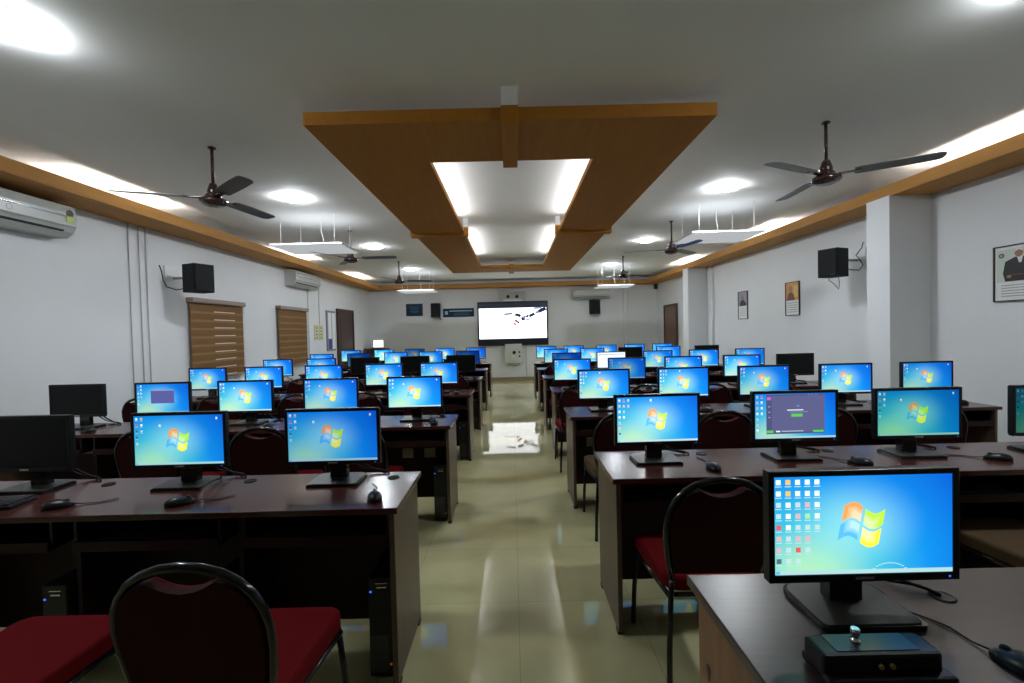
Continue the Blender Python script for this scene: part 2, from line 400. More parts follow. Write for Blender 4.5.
# ------------------------------------------------------------------ ceiling fans
FZ0 = 2.515
def fan(x, y, a0, label, blades=('fan_blade',) * 3, R=.66):
    t = thing('ceiling_fan', (x, y, FZ0), label, 'ceiling fan', 'ceiling fans')
    MB().lathe([(.016, 0), (.03, .004), (.03, .012), (.018, .02)], 'fan_brown', (0, 0, ZC - FZ0 - .02), 20).build('canopy', t)
    MB().tube([(0, 0, .12), (0, 0, ZC - FZ0 - .01)], .012, 'fan_brown', 12).build('rod', t)
    MB().lathe([(.013, .15), (.024, .146), (.030, .13), (.040, .10), (.046, .08), (.040, .07), (.056, .055), (.060, .045), (.05, .035)], 'fan_brown', (0, 0, 0), 24).build('cup', t)
    MB().lathe([(.04, .042), (.075, .034), (.096, .018), (.098, .0), (.088, -.014), (.062, -.026), (.02, -.031)], 'fan_brown', (0, 0, 0), 32).build('motor', t)
    for k in range(3):
        a = math.radians(a0 + 120 * k)
        mb = MB(); mt = blades[k]
        # blade outline with pitched section
        prof = [(.17, -.045, .045), (.20, -.055, .055), (.35, -.06, .06), (.50, -.058, .062), (R - .04, -.055, .060), (R - .01, -.045, .045), (R, -.02, .02)]
        top = []; bot = []
        for r, w0, w1 in prof:
            tw = -.15
            top.append((mb.bm.verts.new((r, w0, w0 * tw + .004)), mb.bm.verts.new((r, w1, w1 * tw + .004))))
            bot.append((mb.bm.verts.new((r, w0, w0 * tw)), mb.bm.verts.new((r, w1, w1 * tw))))
        i = mb.mi(mt)
        for q in range(len(prof) - 1):
            for A in (top, bot):
                f = mb.bm.faces.new((A[q][0], A[q + 1][0], A[q + 1][1], A[q][1])); f.material_index = i
            for sde in (0, 1):
                f = mb.bm.faces.new((top[q][sde], top[q + 1][sde], bot[q + 1][sde], bot[q][sde])); f.material_index = i
        for q in (0, len(prof) - 1):
            f = mb.bm.faces.new((top[q][0], top[q][1], bot[q][1], bot[q][0])); f.material_index = i
        b = mb.build('blade', t); b.rotation_euler.z = a; b.location.z = .035
        br = MB().box(.07, .21, -.022, .022, -.004, .002, 'fan_brown', .002).build('bracket', b)
fan(-2.32, 3.60, 80, 'dark ceiling fan nearest to the camera on the left')
fan(2.37, 3.42, 86, 'dark ceiling fan nearest to the camera on the right')
fan(-2.29, 6.55, 0, 'dark ceiling fan behind the nearer left hanging panel')
fan(2.28, 6.45, -78, 'dark ceiling fan with a blue blade behind the nearer right hanging panel', ('fan_blue', 'fan_blade', 'fan_blade'))
fan(-2.31, 9.45, 15, 'small looking dark ceiling fan farthest away on the left')
fan(2.33, 9.45, 20, 'small looking dark ceiling fan farthest away on the right')

# ------------------------------------------------------------------ monitors
PW, PH, PZ = .442, .262, .095          # panel width, height, lower edge above desk
SW, SH = .414, .230
SX0, SZ0 = -SW / 2, PZ + .018
FYS = -.062                          # screen plane
def screen_mesh(kind):
    mb = MB(); e = [0]
    def q(u0, u1, v0, v1, m, d=.0003, uv=None):
        e[0] += 1e-5
        y = FYS - d - e[0]
        mb.quad([(SX0 + u0 * SW, y, SZ0 + v0 * SH), (SX0 + u1 * SW, y, SZ0 + v0 * SH), (SX0 + u1 * SW, y, SZ0 + v1 * SH), (SX0 + u0 * SW, y, SZ0 + v1 * SH)], m, uv)
    if kind == 'off':
        q(0, 1, 0, 1, 'screen_off', 0); return mb.build('screen', flat=False)
    q(0, 1, 0, 1, 's_paper' if kind == 'pale' else 'wallpaper', 0, [(0, 0), (1, 0), (1, 1), (0, 1)])
    q(0, 1, 0, .042, 's_bar')
    q(.006, .03, .004, .038, 's_blue')
    rnd = random.Random(len(kind) * 13 + 5)
    def icon(u, v, m, s=1.0):
        q(u - .012 * s, u + .012 * s, v - .022 * s, v + .022 * s, m)
        q(u - .016 * s, u + .016 * s, v - .042 * s, v - .034 * s, 's_pale')
    pal = ['s_white', 's_white', 's_pale', 's_white', 's_icon_red', 's_icon_orange', 's_icon_green', 's_icon_dark', 's_icon_pink']
    cols = {'plain': [5, 3], 'busy': [7, 4, 2], 'desk': [8, 8, 8, 7, 5], 'dialog': [6, 4], 'app': [7, 4], 'pale': [6, 2]}[kind]
    if kind == 'desk':
        E5 = [['s_white', 's_icon_orange', 's_white', 's_white', 's_white'], ['s_white', 's_icon_orange', 's_white', 's_white', 's_white'], ['s_pale', 's_white', 's_pale', 's_icon_pink', 's_white'],
              ['s_pale', 's_white', 's_icon_pink', 's_icon_green', 's_white'], ['s_icon_red', 's_white', 's_pale', 's_pale', 's_pale'], ['s_icon_pink', 's_pale', 's_icon_pink', 's_icon_pink', 's_pale'],
              ['s_icon_pink', 's_pale', 's_icon_red', 's_pale', 's_pale'], ['s_icon_dark', 's_pale', 's_pale', 's_icon_orange', 's_pale']]
    for c, n in enumerate(cols):
        for r in range(n):
            m = E5[r][c] if kind == 'desk' else rnd.choice(pal)
            if kind == 'desk': icon(.025 + c * .054, .945 - r * .115, m, 1.15)
            else: icon(.03 + c * .055, .94 - r * .125, m)
    if kind == 'busy': icon(.42, .93, 's_white', .9)
    if kind == 'plain': icon(.29, .80, 's_white', .9); icon(.93, .93, 's_white', .8)
    if kind in ('plain', 'busy', 'desk'):
        # four waving panes of the wallpaper logo
        cu, cv, w, h = (.488, .50, .235, .43)
        def P(a, b, d):
            x = cu + (a - .5) * w + (b - .5) * .035
            z = cv + (b - .5) * h * .80 + .050 * math.sin((a * 1.05 - .03) * 2 * PI) - (a - .5) * .05
            return (SX0 + x * SW, FYS - .0012 - d, SZ0 + z * SH)
        for (a0, a1, b0, b1, m) in ((0.02, .465, .54, 1, 's_red'), (.535, 1, .54, 1, 's_green'), (0, .465, 0, .46, 's_blue'), (.535, .98, 0, .46, 's_yellow')):
            n = 6
            for k in range(n):
                u0 = a0 + (a1 - a0) * k / n; u1 = a0 + (a1 - a0) * (k + 1) / n
                mb.quad([P(u0, b0, 0), P(u1, b0, 0), P(u1, b1, 0), P(u0, b1, 0)], m)
            # lighter inner area of each pane, in three small steps
            for st, kk in enumerate((.74, .60, .46)):
                for k in range(4):
                    ca, cb = (a0 if a0 > .5 else a1), (b0 if b0 > .5 else b1)
                    u0 = ca + ((a0 if a0 < .5 else a1) - ca) * kk * k / 4; u1 = ca + ((a0 if a0 < .5 else a1) - ca) * kk * (k + 1) / 4
                    v0 = cb; v1 = cb + ((b1 if b0 > .5 else b0) - cb) * kk
                    mb.quad([P(u0, v0, .0002 * (st + 1)), P(u1, v0, .0002 * (st + 1)), P(u1, v1, .0002 * (st + 1)), P(u0, v1, .0002 * (st + 1))], f'{m}_{st}')
    if kind == 'desk':
        for k in range(12):
            a = .55 + k * .016; b = .045 + .055 * math.sin(k / 11 * PI) ** .7
            q(a, a + .016, b, b + .008, 's_pale')
    if kind == 'dialog':
        q(.27, .72, .33, .80, 's_purple'); q(.27, .72, .77, .80, 's_line')
    if kind == 'app':
        q(.14, .865, .10, .985, 's_window'); q(.21, .865, .14, .95, 's_window2')
        q(.15, .20, .86, .93, 's_magenta')
        for k in range(3): q(.165, .19, .70 - k * .12, .725 - k * .12, 's_line')
        q(.145, .225, .125, .18, 's_btn'); q(.45, .59, .48, .545, 's_btn'); q(.72, .85, .125, .17, 's_btn')
        q(.40, .60, .62, .64, 's_white'); q(.43, .66, .58, .592, 's_line'); q(.26, .31, .14, .17, 's_white'); q(.33, .60, .15, .165, 's_pale')
        q(.52, .55, .71, .73, 's_blue')
        for k in range(3): q(.66 + k * .045, .68 + k * .045, .962, .972, 's_line')
    if kind == 'pale':
        q(.05, .95, .86, .9, 's_blue'); q(.10, .5, .55, .58, 's_pale'); q(.10, .62, .45, .47, 's_pale')
    return mb.build('screen', flat=False)
SCREENS = {k: screen_mesh(k).data for k in ('plain', 'busy', 'desk', 'dialog', 'app', 'pale', 'off')}
for o in [o for o in bpy.data.objects if o.name.startswith('screen')]: bpy.data.objects.remove(o)

def cable_pts(dx, dy, gx):
    return [(0.03, .02, .12), (.05, .075, .10), (.09, .10, .05), (gx * .6, .115, .018), (gx - .025, .10, .012), (gx, .08, .004)]
def make_monitor():
    t = bpy.data.objects.new('computer_monitor', None); COL.objects.link(t)
    # casing: bezel frame + curved back shell
    mb = MB(); y0, y1 = -.066, -.04
    z0, z1 = PZ, PZ + PH; x0, x1 = -PW / 2, PW / 2
    sx0, sx1, sz0, sz1 = SX0, SX0 + SW, SZ0, SZ0 + SH
    mb.box(x0, sx0, y0, y1, z0, z1, 'black', .002).box(sx1, x1, y0, y1, z0, z1, 'black', .002).box(sx0, sx1, y0, y1, z0, sz0, 'black', .002).box(sx0, sx1, y0, y1, sz1, z1, 'black', .002)
    mb.box(x0 + .004, x1 - .004, -.058, -.03, z0 + .004, z1 - .004, 'black_matte', .006)
    mb.box(x0 + .07, x1 - .07, -.04, .0, z0 + .05, z1 - .06, 'black_matte', .015)
    mb.build('casing', t)
    sc = bpy.data.objects.new('screen', SCREENS['plain']); COL.objects.link(sc); sc.parent = t
    b = MB().box(-.022, .022, -.0668, -.0655, PZ + .006, PZ + .013, 'silver').build('badge', t)
    MB().box(.195, .199, -.0668, -.0655, PZ + .007, PZ + .011, 'led_blue').build('power_light', t)
    nk = MB()
    nk.prism([(-.04, .0), (.04, .0), (.04, .17), (-.04, .17)], -.005, .03, 'black_gloss')
    nk.box(-.05, .05, -.03, .01, .12, .19, 'black', .004)
    nk.build('neck', t)
    bs = MB(); pl = []
    w, d0, d1, r = .119, -.102, .080, .035
    for (cx, cy, a) in ((w - r, d1 - r, 0), (-w + r, d1 - r, 90), (-w + .012, d0 + .012, 180), (w - .012, d0 + .012, 270)):
        rr = r if cy > 0 else .012
        for k in range(5):
            an = math.radians(a + 22.5 * k); pl.append((cx + rr * math.cos(an), cy + rr * math.sin(an)))
    bs.prism(pl, 0, .012, 'black_gloss', 'xy')
    bs.prism([(x * .94, (y - .003) * .94 + .003) for x, y in pl], .012, .015, 'dark_grey', 'xy')
    bs.build('base', t)
    MB().tube(cable_pts(0, 0, .22), .005, 'black_matte', 8).build('cable', t)
    MB().tube([(-.01, .02, .13), (.0, .08, .10), (.07, .115, .03), (.15, .12, .012), (.2, .085, .004)], .004, 'black_matte', 8).build('cable', t)
    return t
MONITOR = make_monitor()
used = [False]
def monitor(x, y, z, kind, label, col=(1, 1, 1), rotz=0, tilt=0):
    if not used[0]: t = MONITOR; kids(t); [kids(c) for c in kids(t)]; used[0] = True; ch = kids(t)
    else:
        t = copy_tree(MONITOR); ch = [c for c in COL.objects if c.parent == t]
    t.location = (x, y, z); t.rotation_euler.z = rotz
    tag(t, label, 'monitor', 'computer monitors')
    for c in ch:
        if c.name.startswith('screen'):
            c.data = SCREENS[kind]; c.color = (*col, 1)
        if c.name.startswith('power_light') and kind == 'off': bpy.data.objects.remove(c)
    return t

# ------------------------------------------------------------------ desks
SP = .69; NS = 5; LEN = SP * NS; DD = .485; DH = .75
YLr = [1.805, 3.39, 5.06, 6.67, 8.31, 10.02]; YRr = [2.09, 3.62, 5.12, 6.62, 8.12, 9.68]
def make_desk(mirror):
    t = bpy.data.objects.new('computer_desk', None); COL.objects.link(t)
    s = mirror       # +1 right side: extends +x from the aisle; -1 left side
    def X(a, b): return (min(s * a, s * b), max(s * a, s * b))
    o = .018
    mb = MB(); x0, x1 = X(0, LEN); mb.box(x0, x1, 0, DD, DH - .025, DH, 'desk_top', .003); mb.build('tabletop', t)
    for a in (o, LEN - o - .022):
        x0, x1 = X(a, a + .022); MB().box(x0, x1, .02, DD - .02, .018, DH - .025, 'desk_side', .001).build('side_panel', t)
        fx = (x0 + x1) / 2
        for yy in (.05, DD - .05): MB().box(fx - .014, fx + .014, yy - .02, yy + .02, 0, .018, 'black', .002).build('foot', t)
    for k in range(1, NS):
        a = k * SP; x0, x1 = X(a - .009, a + .009); MB().box(x0, x1, .10, DD - .16, .06, DH - .025, 'desk_dark').build('divider', t)
    x0, x1 = X(o + .022, LEN - o - .022); MB().box(x0, x1, DD - .16, DD - .142, .10, DH - .025, 'desk_dark').build('modesty_panel', t)
    for k in range(NS):
        a = k * SP + .05; x0, x1 = X(a, a + SP - .10)
        tr = MB().box(x0, x1, .035, .30, .595, .609, 'desk_dark', .002).box(x0, x1, .025, .04, .59, .632, 'desk_dark', .002).build('keyboard_tray', t)
        for xx in (x0, x1): MB().box(xx - .006, xx + .006, .04, .31, .60, DH - .025, 'black').build('slide', tr)
        x0, x1 = X(k * SP + .045, k * SP + SP - .03); MB().box(x0, x1, DD - .185, DD - .162, .535, .56, 'rail', .002).build('cable_rail', t)
        gx = s * (k + .5) * SP + .225
        if s < 0 and k == 0: gx = s * .5 * SP + .23
        gx = max(min(gx, max(0, s * LEN) - .05), min(0, s * LEN) + .05)
        MB().lathe([(.028, 0), (.028, .003), (.022, .004), (.020, .001)], 'black_matte', (gx, .39, DH), 20).build('cable_grommet', t)
    return t
for s, nm in ((-1, 'left'), (1, 'right')):
    p = make_desk(s)
    for i in range(6):
        t = p if i == 0 else copy_tree(p)
        if i == 0: kids(p)
        t.location = ((-.478 if s < 0 else .45), (YLr if s < 0 else YRr)[i], 0)
        tag(t, f'long dark brown computer desk, {ROWS[i]} row from the camera, {nm} of the aisle', 'desk', 'long computer desks')
        if i == 1:
            for k in (0, 1):
                for dx in (.22, .40):
                    x = s * (k * SP + dx); MB().box(x - .045, x + .045, DD - .168, DD - .160, .43, .51, 'socket', .002).build('socket_plate', t)

# ------------------------------------------------------------------ monitors in rows
ML = [[-.850, -1.567, -2.29], [-.792, -1.461, -2.145, -2.806, -3.494], [-.865, -1.507, -2.208, -2.909, -3.563],
      [-.789, -1.489, -2.25, -2.912, -3.574], [-.843, -1.539, -2.197, -2.894, -3.591], [-.828, -1.528, -2.205, -2.905, -3.65]]
MR = [[.734, 1.443, 2.075, 2.78], [.77, 1.446, 2.131, 2.828, 3.516], [.70, 1.345, 2.01, 2.70, 3.33],
      [.817, 1.489, 2.191, 2.885, 3.58], [.796, 1.467, 2.165, 2.864, 3.572], [.735, 1.334, 2.05, 2.66, 3.27]]
KL = {(0, 2): 'off', (1, 4): 'off', (1, 3): 'dialog', (3, 0): 'off', (3, 1): 'off', (3, 2): 'off'}
KR = {(0, 1): 'app', (2, 4): 'off', (3, 1): 'pale', (4, 2): 'off', (4, 4): 'off'}
TL = {(0, 0): (.60, .70, .80), (0, 1): (.85, 1.0, .92), (1, 0): (1.45, 1.3, 1.2), (1, 1): (1.0, .92, 1.0), (1, 2): (1.35, 1.25, 1.1), (1, 3): (1.05, 1.0, 1.0), (2, 0): (1.2, 1.05, 1.1), (2, 1): (1.4, 1.15, 1.1),
      (4, 0): (.12, .16, .28), (4, 3): (.12, .18, .3), (5, 2): (.35, .3, .35), (5, 0): (.8, .6, .8), (5, 3): (1.9, 1.7, 1.3)}
TR = {(0, 0): (1.3, 1.2, 1.1), (0, 2): (.50, .78, .58), (0, 3): (.10, .22, .16), (0, 1): (1, 1, 1), (1, 0): (1.4, 1.2, 1.1), (1, 1): (1.4, 1.25, 1.15), (1, 4): (.85, .85, .85), (2, 1): (.5, .55, .7), (3, 0): (.2, .25, .45)}
STATE = {'off': 'black monitor with its screen switched off', 'dialog': 'black monitor with a small purple window open', 'app': 'black monitor with grey window and green buttons',
         'pale': 'black monitor with a pale white screen', 'plain': 'black monitor with bright blue desktop', 'busy': 'black monitor with bright blue desktop'}
rr = random.Random(3)
for s, nm, MX, KK, TT, YY in ((-1, 'left', ML, KL, TL, YLr), (1, 'right', MR, KR, TR, YRr)):
    for i, row in enumerate(MX):
        for j, x in enumerate(row):
            kind = KK.get((i, j)) or ('busy' if s > 0 and i < 2 and j < 2 else 'plain')
            b = rr.uniform(.95, 1.25); col = TT.get((i, j), (b * 1.05, b * .98, b))
            lab = f'{STATE[kind]}, {ORD[j]} from the aisle, {ROWS[i]} row, {nm} side'
            monitor(x, YY[i] + (.37 if s < 0 and i == 0 else .30), DH, kind, lab, col, rr.uniform(-.02, .02))

# ------------------------------------------------------------------ mice, keyboards, towers
def make_mouse():
    t = bpy.data.objects.new('computer_mouse', None); COL.objects.link(t)
    b = bmesh.new(); bmesh.ops.create_uvsphere(b, u_segments=20, v_segments=12, radius=1)
    for v in b.verts:
        x, y, z = v.co; zz = max(z, -.25)
        v.co = (x * .031 * (1 - .10 * y), y * .056, (zz + .25) / 1.25 * .034 * (1 - .18 * y))
    mb = MB(); mb.add(b, 'black', True); mb.build('body', t)
    MB().lathe([(.003, -.004), (.009, -.0035), (.009, .0035), (.003, .004)], 'dark_grey', (0, .03, .0255), 14, 'x').build('scroll_wheel', t)
    MB().tube([(0, .054, .008), (.004, .085, .004), (.02, .13, .003), (.012, .17, .003), (.0, .20, .004)], .0022, 'black', 6).build('cable', t)
    return t
MOUSE = make_mouse(); kids(MOUSE); [kids(c) for c in kids(MOUSE)]
mused = [False]
def mouse(x, y, z, label, rotz=0):
    t = copy_tree(MOUSE) if mused[0] else MOUSE; mused[0] = True
    t.location = (x, y, z); t.rotation_euler.z = rotz
    tag(t, label, 'mouse', 'computer mice')
def make_keyboard():
    t = bpy.data.objects.new('keyboard', None); COL.objects.link(t)
    mb = MB(); mb.box(-.22, .22, -.07, .07, 0, .016, 'black', .004); mb.build('body', t)
    k = MB()
    for r in range(6):
        for c in range(19):
            x = -.21 + c * .0222; y = -.060 + r * .0205
            k.box(x, x + .018, y, y + .0165, .014, .0215, 'keycap')
    k.build('keys', t)
    return t
KEYB = make_keyboard(); kids(KEYB); [kids(c) for c in kids(KEYB)]
kused = [False]
def keyboard(x, y, z, label, rotz=0):
    t = copy_tree(KEYB) if kused[0] else KEYB; kused[0] = True
    t.location = (x, y, z); t.rotation_euler.z = rotz
    tag(t, label, 'keyboard', 'keyboards')
def make_tower():
    t = bpy.data.objects.new('computer_tower', None); COL.objects.link(t)
    MB().box(-.05, .05, 0, .30, .012, .43, 'black', .004).build('case', t)
    f = MB().box(-.051, .051, -.016, .002, .012, .432, 'black', .005).build('front_panel', t)
    MB().box(-.046, .03, -.0185, -.015, .03, .19, 'dark_grey', .002).build('grille', f)
    MB().box(-.02, .03, -.019, -.015, .405, .409, 'silver').box(-.014, .026, -.019, -.015, .387, .393, 'silver').build('drive_slot', f)
    MB().box(-.044, -.036, -.019, -.015, .368, .375, 'led_blue').build('power_light', f)
    MB().box(.034, .042, -.019, -.015, .06, .068, 'led_amber').build('activity_light', f)
    for sx in (-1, 1):
        for y in (.03, .27): MB().box(sx * .035 - .01, sx * .035 + .01, y - .012, y + .012, 0, .013, 'black').build('foot', t)
    return t
TOWER = make_tower(); kids(TOWER); [[kids(d) for d in kids(c)] for c in kids(TOWER)]
tused = [False]
def tower(x, y, label):
    t = copy_tree(TOWER) if tused[0] else TOWER; tused[0] = True
    t.location = (x, y, 0); tag(t, label, 'computer', 'computer towers')

MOUSE_POS = {('left', 0, 0): (-.60, 1.915, .35), ('left', 0, 1): (-1.42, 1.905, -1.1), ('left', 0, 2): (-1.93, 1.90, -1.1),
             ('right', 0, 0): (.965, 2.205, 0), ('right', 0, 1): (1.70, 2.23, .7), ('right', 0, 2): (2.40, 2.25, 1.1),
             ('right', 1, 1): (1.58, 3.72, 1.1), ('right', 1, 4): (3.74, 3.80, 1.3), ('left', 1, 0): (-.62, 3.50, .2)}
for s, nm, MX, YY in ((-1, 'left', ML, YLr), (1, 'right', MR, YRr)):
    xa = -.478 if s < 0 else .45
    for i, row in enumerate(MX):
        for j, x in enumerate(row):
            where = f'{ORD[j]} from the aisle, {ROWS[i]} {nm} desk'
            if i < 4 and j < 5:
                px, py, rz = MOUSE_POS.get((nm, i, j), (x + .22 + rr.uniform(-.02, .03), YY[i] + .11 + rr.uniform(-.02, .03), rr.uniform(-.3, .6)))
                px = max(min(px, max(xa, xa + s * LEN) - .06), min(xa, xa + s * LEN) + .06)
                mouse(px, py, DH, f'black computer mouse with cord, {where}', rz)
            sx = xa + s * (j + .5) * SP
            if i < 4 and j < 2 + (i < 2):
                if (nm, i, j) == ('left', 0, 2): keyboard(-2.35, 1.93, DH, 'black keyboard lying on the desk top at the left photo edge', .12)
                else: keyboard(sx - .02, YY[i] + .125, .609, f'black keyboard on the pull-out tray, {where}')
            if i < 4 and j < 2 + (i < 2):
                tx = sx + (.262 if s < 0 else .26)
                if s < 0 and j == 0: tx = sx + .245
                tower(tx, YY[i] + .09, f'black computer tower under the desk, {where}')

# ------------------------------------------------------------------ chairs
def make_chair(seatm):
    t = bpy.data.objects.new('banquet_chair', None); COL.objects.link(t)
    rec = .20
    def yb(z): return -.215 - (z - .45) * rec
    half = [(.47, .165), (.56, .187), (.64, .197), (.705, .198), (.76, .188), (.80, .168), (.835, .138), (.86, .098), (.875, .05), (.88, 0)]
    pts = [(-w, yb(z), z) for z, w in half] + [(w, yb(z), z) for z, w in half[::-1][1:]]
    MB().tube(pts, .0125, 'chair_frame', 10).build('back_frame', t)
    # upholstered back: fills the arch, top edge scooped out
    inn = [(.50, .162), (.56, .174), (.64, .184), (.705, .185), (.76, .174), (.795, .157), (.82, .135), (.835, .110), (.843, .085)]
    poly = [(-w, z) for z, w in inn] + [(x, .843 - .030 * (1 - (x / .085) ** 2)) for x in (-.06, -.035, 0, .035, .06)] + [(w, z) for z, w in inn[::-1]]
    bk = MB(); bk.prism(poly, -.018, .016, 'back_maroon', 'xz', off=lambda v: Vector((0, yb(v.z), 0))); bk.build('backrest', t)
    fr = MB(); ins = [(x * .96, z if z < .83 else z - .001) for x, z in poly]; fr.prism(ins, .016, .022, seatm, 'xz', off=lambda v: Vector((0, yb(v.z), 0))); fr.build('back_cushion', t)
    # seat cushion
    st = MB(); b = bmesh.new(); bmesh.ops.create_cube(b, size=1)
    bmesh.ops.scale(b, vec=(.42, .42, .055), verts=b.verts)
    for v in b.verts:
        if v.co.y < 0: v.co.x *= .86
    ve = [e for e in b.edges if abs(e.verts[0].co.z - e.verts[1].co.z) > .01]
    bmesh.ops.bevel(b, geom=ve, offset=.06, segments=5, affect='EDGES', profile=.5)
    te = [e for e in b.edges if all(v.co.z > .02 for v in e.verts)]
    bmesh.ops.bevel(b, geom=te, offset=.018, segments=3, affect='EDGES', profile=.5)
    bmesh.ops.translate(b, vec=(0, .01, .437), verts=b.verts)
    st.add(b, seatm, False); st.build('seat', t)
    MB().tube([(-.175, -.20, .395), (.175, -.20, .395), (.205, .17, .395), (.16, .215, .395), (-.16, .215, .395), (-.205, .17, .395)], .011, 'chair_frame', 8, True).build('seat_frame', t)
    for sx in (-1, 1):
        MB().tube([(sx * .165, yb(.47), .47), (sx * .172, -.222, .40), (sx * .19, -.25, .2), (sx * .20, -.275, .005)], .0115, 'chair_frame', 8).build('leg', t)
        MB().tube([(sx * .19, .19, .395), (sx * .20, .215, .2), (sx * .205, .235, .005)], .0115, 'chair_frame', 8).build('leg', t)
    return t
CH = {'red': make_chair('seat_red'), 'tan': make_chair('seat_tan')}
cused = set()
for k in CH: kids(CH[k]); [kids(c) for c in kids(CH[k])]
def chair(x, y, rz, kind, label):
    t = copy_tree(CH[kind]) if kind in cused else CH[kind]; cused.add(kind)
    t.location = (x, y, 0); t.rotation_euler.z = rz; tag(t, label, 'chair', 'chairs with rounded black tube backs')
# place by the seat they belong to: (side, row, seat, x, y offset in front of the desk edge, turn)
CL = [(0, 0, -.84, -.385, .0), (0, 1, -1.58, -.40, .0), (1, 0, -1.03, -.22, 0), (1, 1, -1.60, -.27, .03), (1, 2, -2.33, -.25, 0),
      (2, 0, -.9, -.25, 0), (2, 1, -1.5, -.3, 0), (2, 2, -2.12, -.35, .05), (2, 3, -2.9, -.35, 0), (2, 4, -3.62, -.36, -.05), (3, 0, -.8, -.3, 0), (3, 1, -1.5, -.3, 0), (3, 2, -2.2, -.3, 0), (3, 3, -2.8, -.4, 0), (3, 4, -3.5, -.35, 0), (4, 3, -2.85, -.4, .05), (4, 2, -2.2, -.35, 0)]
CR = [(0, 0, .765, -.12, .0), (0, 2, 2.27, -.06, 0), (1, 0, .74, -.28, 0), (1, 1, 1.40, -.32, 0), (1, 2, 2.10, -.30, 0), (1, 3, 2.84, -.3, .0), (2, 0, .66, -.27, 0), (2, 1, 1.33, -.32, 0), (2, 2, 1.96, -.35, 0), (2, 3, 2.62, -.3, 0),
      (3, 0, .72, -.28, 0), (3, 1, 1.40, -.3, 0), (3, 2, 2.15, -.3, 0), (4, 0, .72, -.28, 0)]
for s, nm, CC, YY in ((-1, 'left', CL, YLr), (1, 'right', CR, YRr)):
    for (i, j, x, dy, rz) in CC:
        kind = 'tan' if (s > 0 and (i, j) in ((0, 2), (1, 0))) else 'red'
        a = 'dark red' if kind == 'red' else 'tan seated'
        chair(x, YY[i] + dy, rz, kind, f'{a} black tube chair pulled up to {ORD[j]} seat from aisle, {ROWS[i]} {nm} desk')

# ------------------------------------------------------------------ foreground desk
TX0, TX1, TY0, TY1 = .475, 1.75, .55, 1.262
t = thing('teacher_desk', (TX0, TY0, 0), 'brown desk with grey-brown top in the right foreground', 'desk')
L_, D_ = TX1 - TX0, TY1 - TY0
MB().box(0, L_, 0, D_, .722, .75, 'teacher_top', .003).build('tabletop', t)
MB().box(-.001, L_ + .001, D_ - .001, D_ + .0015, .7225, .7495, 'teacher_side').build('edge_strip', t)
for x in (.018, L_ - .04):
    p = MB().box(x, x + .022, .03, D_ - .03, .0, .722, 'teacher_side', .001).build('side_panel', t)
    if x < .1:
        MB().lathe([(.012, -.002), (.012, -.0005), (.006, 0)], 'edge', (.0175, D_ - .09, .55), 16, 'x').box(.0165, .0185, D_ - .093, D_ - .087, .52, .55, 'edge').build('keyhole', p)
MB().box(.04, L_ - .04, D_ - .06, D_ - .042, .15, .722, 'desk_dark').build('modesty_panel', t)
MB().lathe([(.028, 0), (.028, .003), (.022, .004), (.020, .001)], 'black', (1.07 - TX0, 1.135 - TY0, .75), 20).build('cable_grommet', t)
monitor(.805, 1.11, .75, 'desk', 'black monitor with blue desktop and many icons on the foreground desk', (1.1, 1.2, 1.05))
for c in [c for c in COL.objects if c.parent and c.parent.get('label', '').endswith('icons on the foreground desk') and c.name.startswith('cable')]: bpy.data.objects.remove(c)
fgm = [o for o in COL.objects if o.get('label', '').endswith('icons on the foreground desk')][0]
MB().tube([(.03, .02, .12), (.06, .08, .09), (.12, .085, .05), (.19, .06, .025), (.24, .04, .012), (.262, .026, .003)], .0045, 'black_matte', 8).build('cable', fgm)
MB().tube([(-.01, .02, .13), (.03, .10, .08), (.10, .12, .03), (.18, .09, .008), (.235, .055, .012), (.266, .030, .003)], .0035, 'black_matte', 8).build('cable', fgm)
mouse(1.0, .885, .75, 'black computer mouse on the foreground desk at the photo edge', .35)
# black box with knob
t = thing('control_box', (.702, .893, .75), 'small black box with silver knob before the foreground monitor', 'control box')
MB().box(-.118, .113, -.032, .032, .004, .058, 'black', .007).build('body', t)
MB().box(-.118, .128, -.05, .040, .004, .022, 'black', .006).build('foot_frame', t)
MB().box(-.085, .075, -.022, .026, .058, .0595, 'box_top').build('top_plate', t)
MB().lathe([(.009, .058), (.009, .064), (.006, .065), (.006, .072), (.0085, .074), (.0085, .084), (.007, .086)], 'chrome', (-.03, .005, 0), 20).build('knob', t)
for x in (-.01, .012): MB().lathe([(.005, -.037), (.005, -.030)], 'brass', (x, 0, .036), 14, 'y').build('socket', t)
for sx in (-1, 1):
    for sy in (-.03, .02): MB().box(sx * .1 - .008, sx * .1 + .008, sy - .008, sy + .008, 0, .005, 'black').build('foot', t)

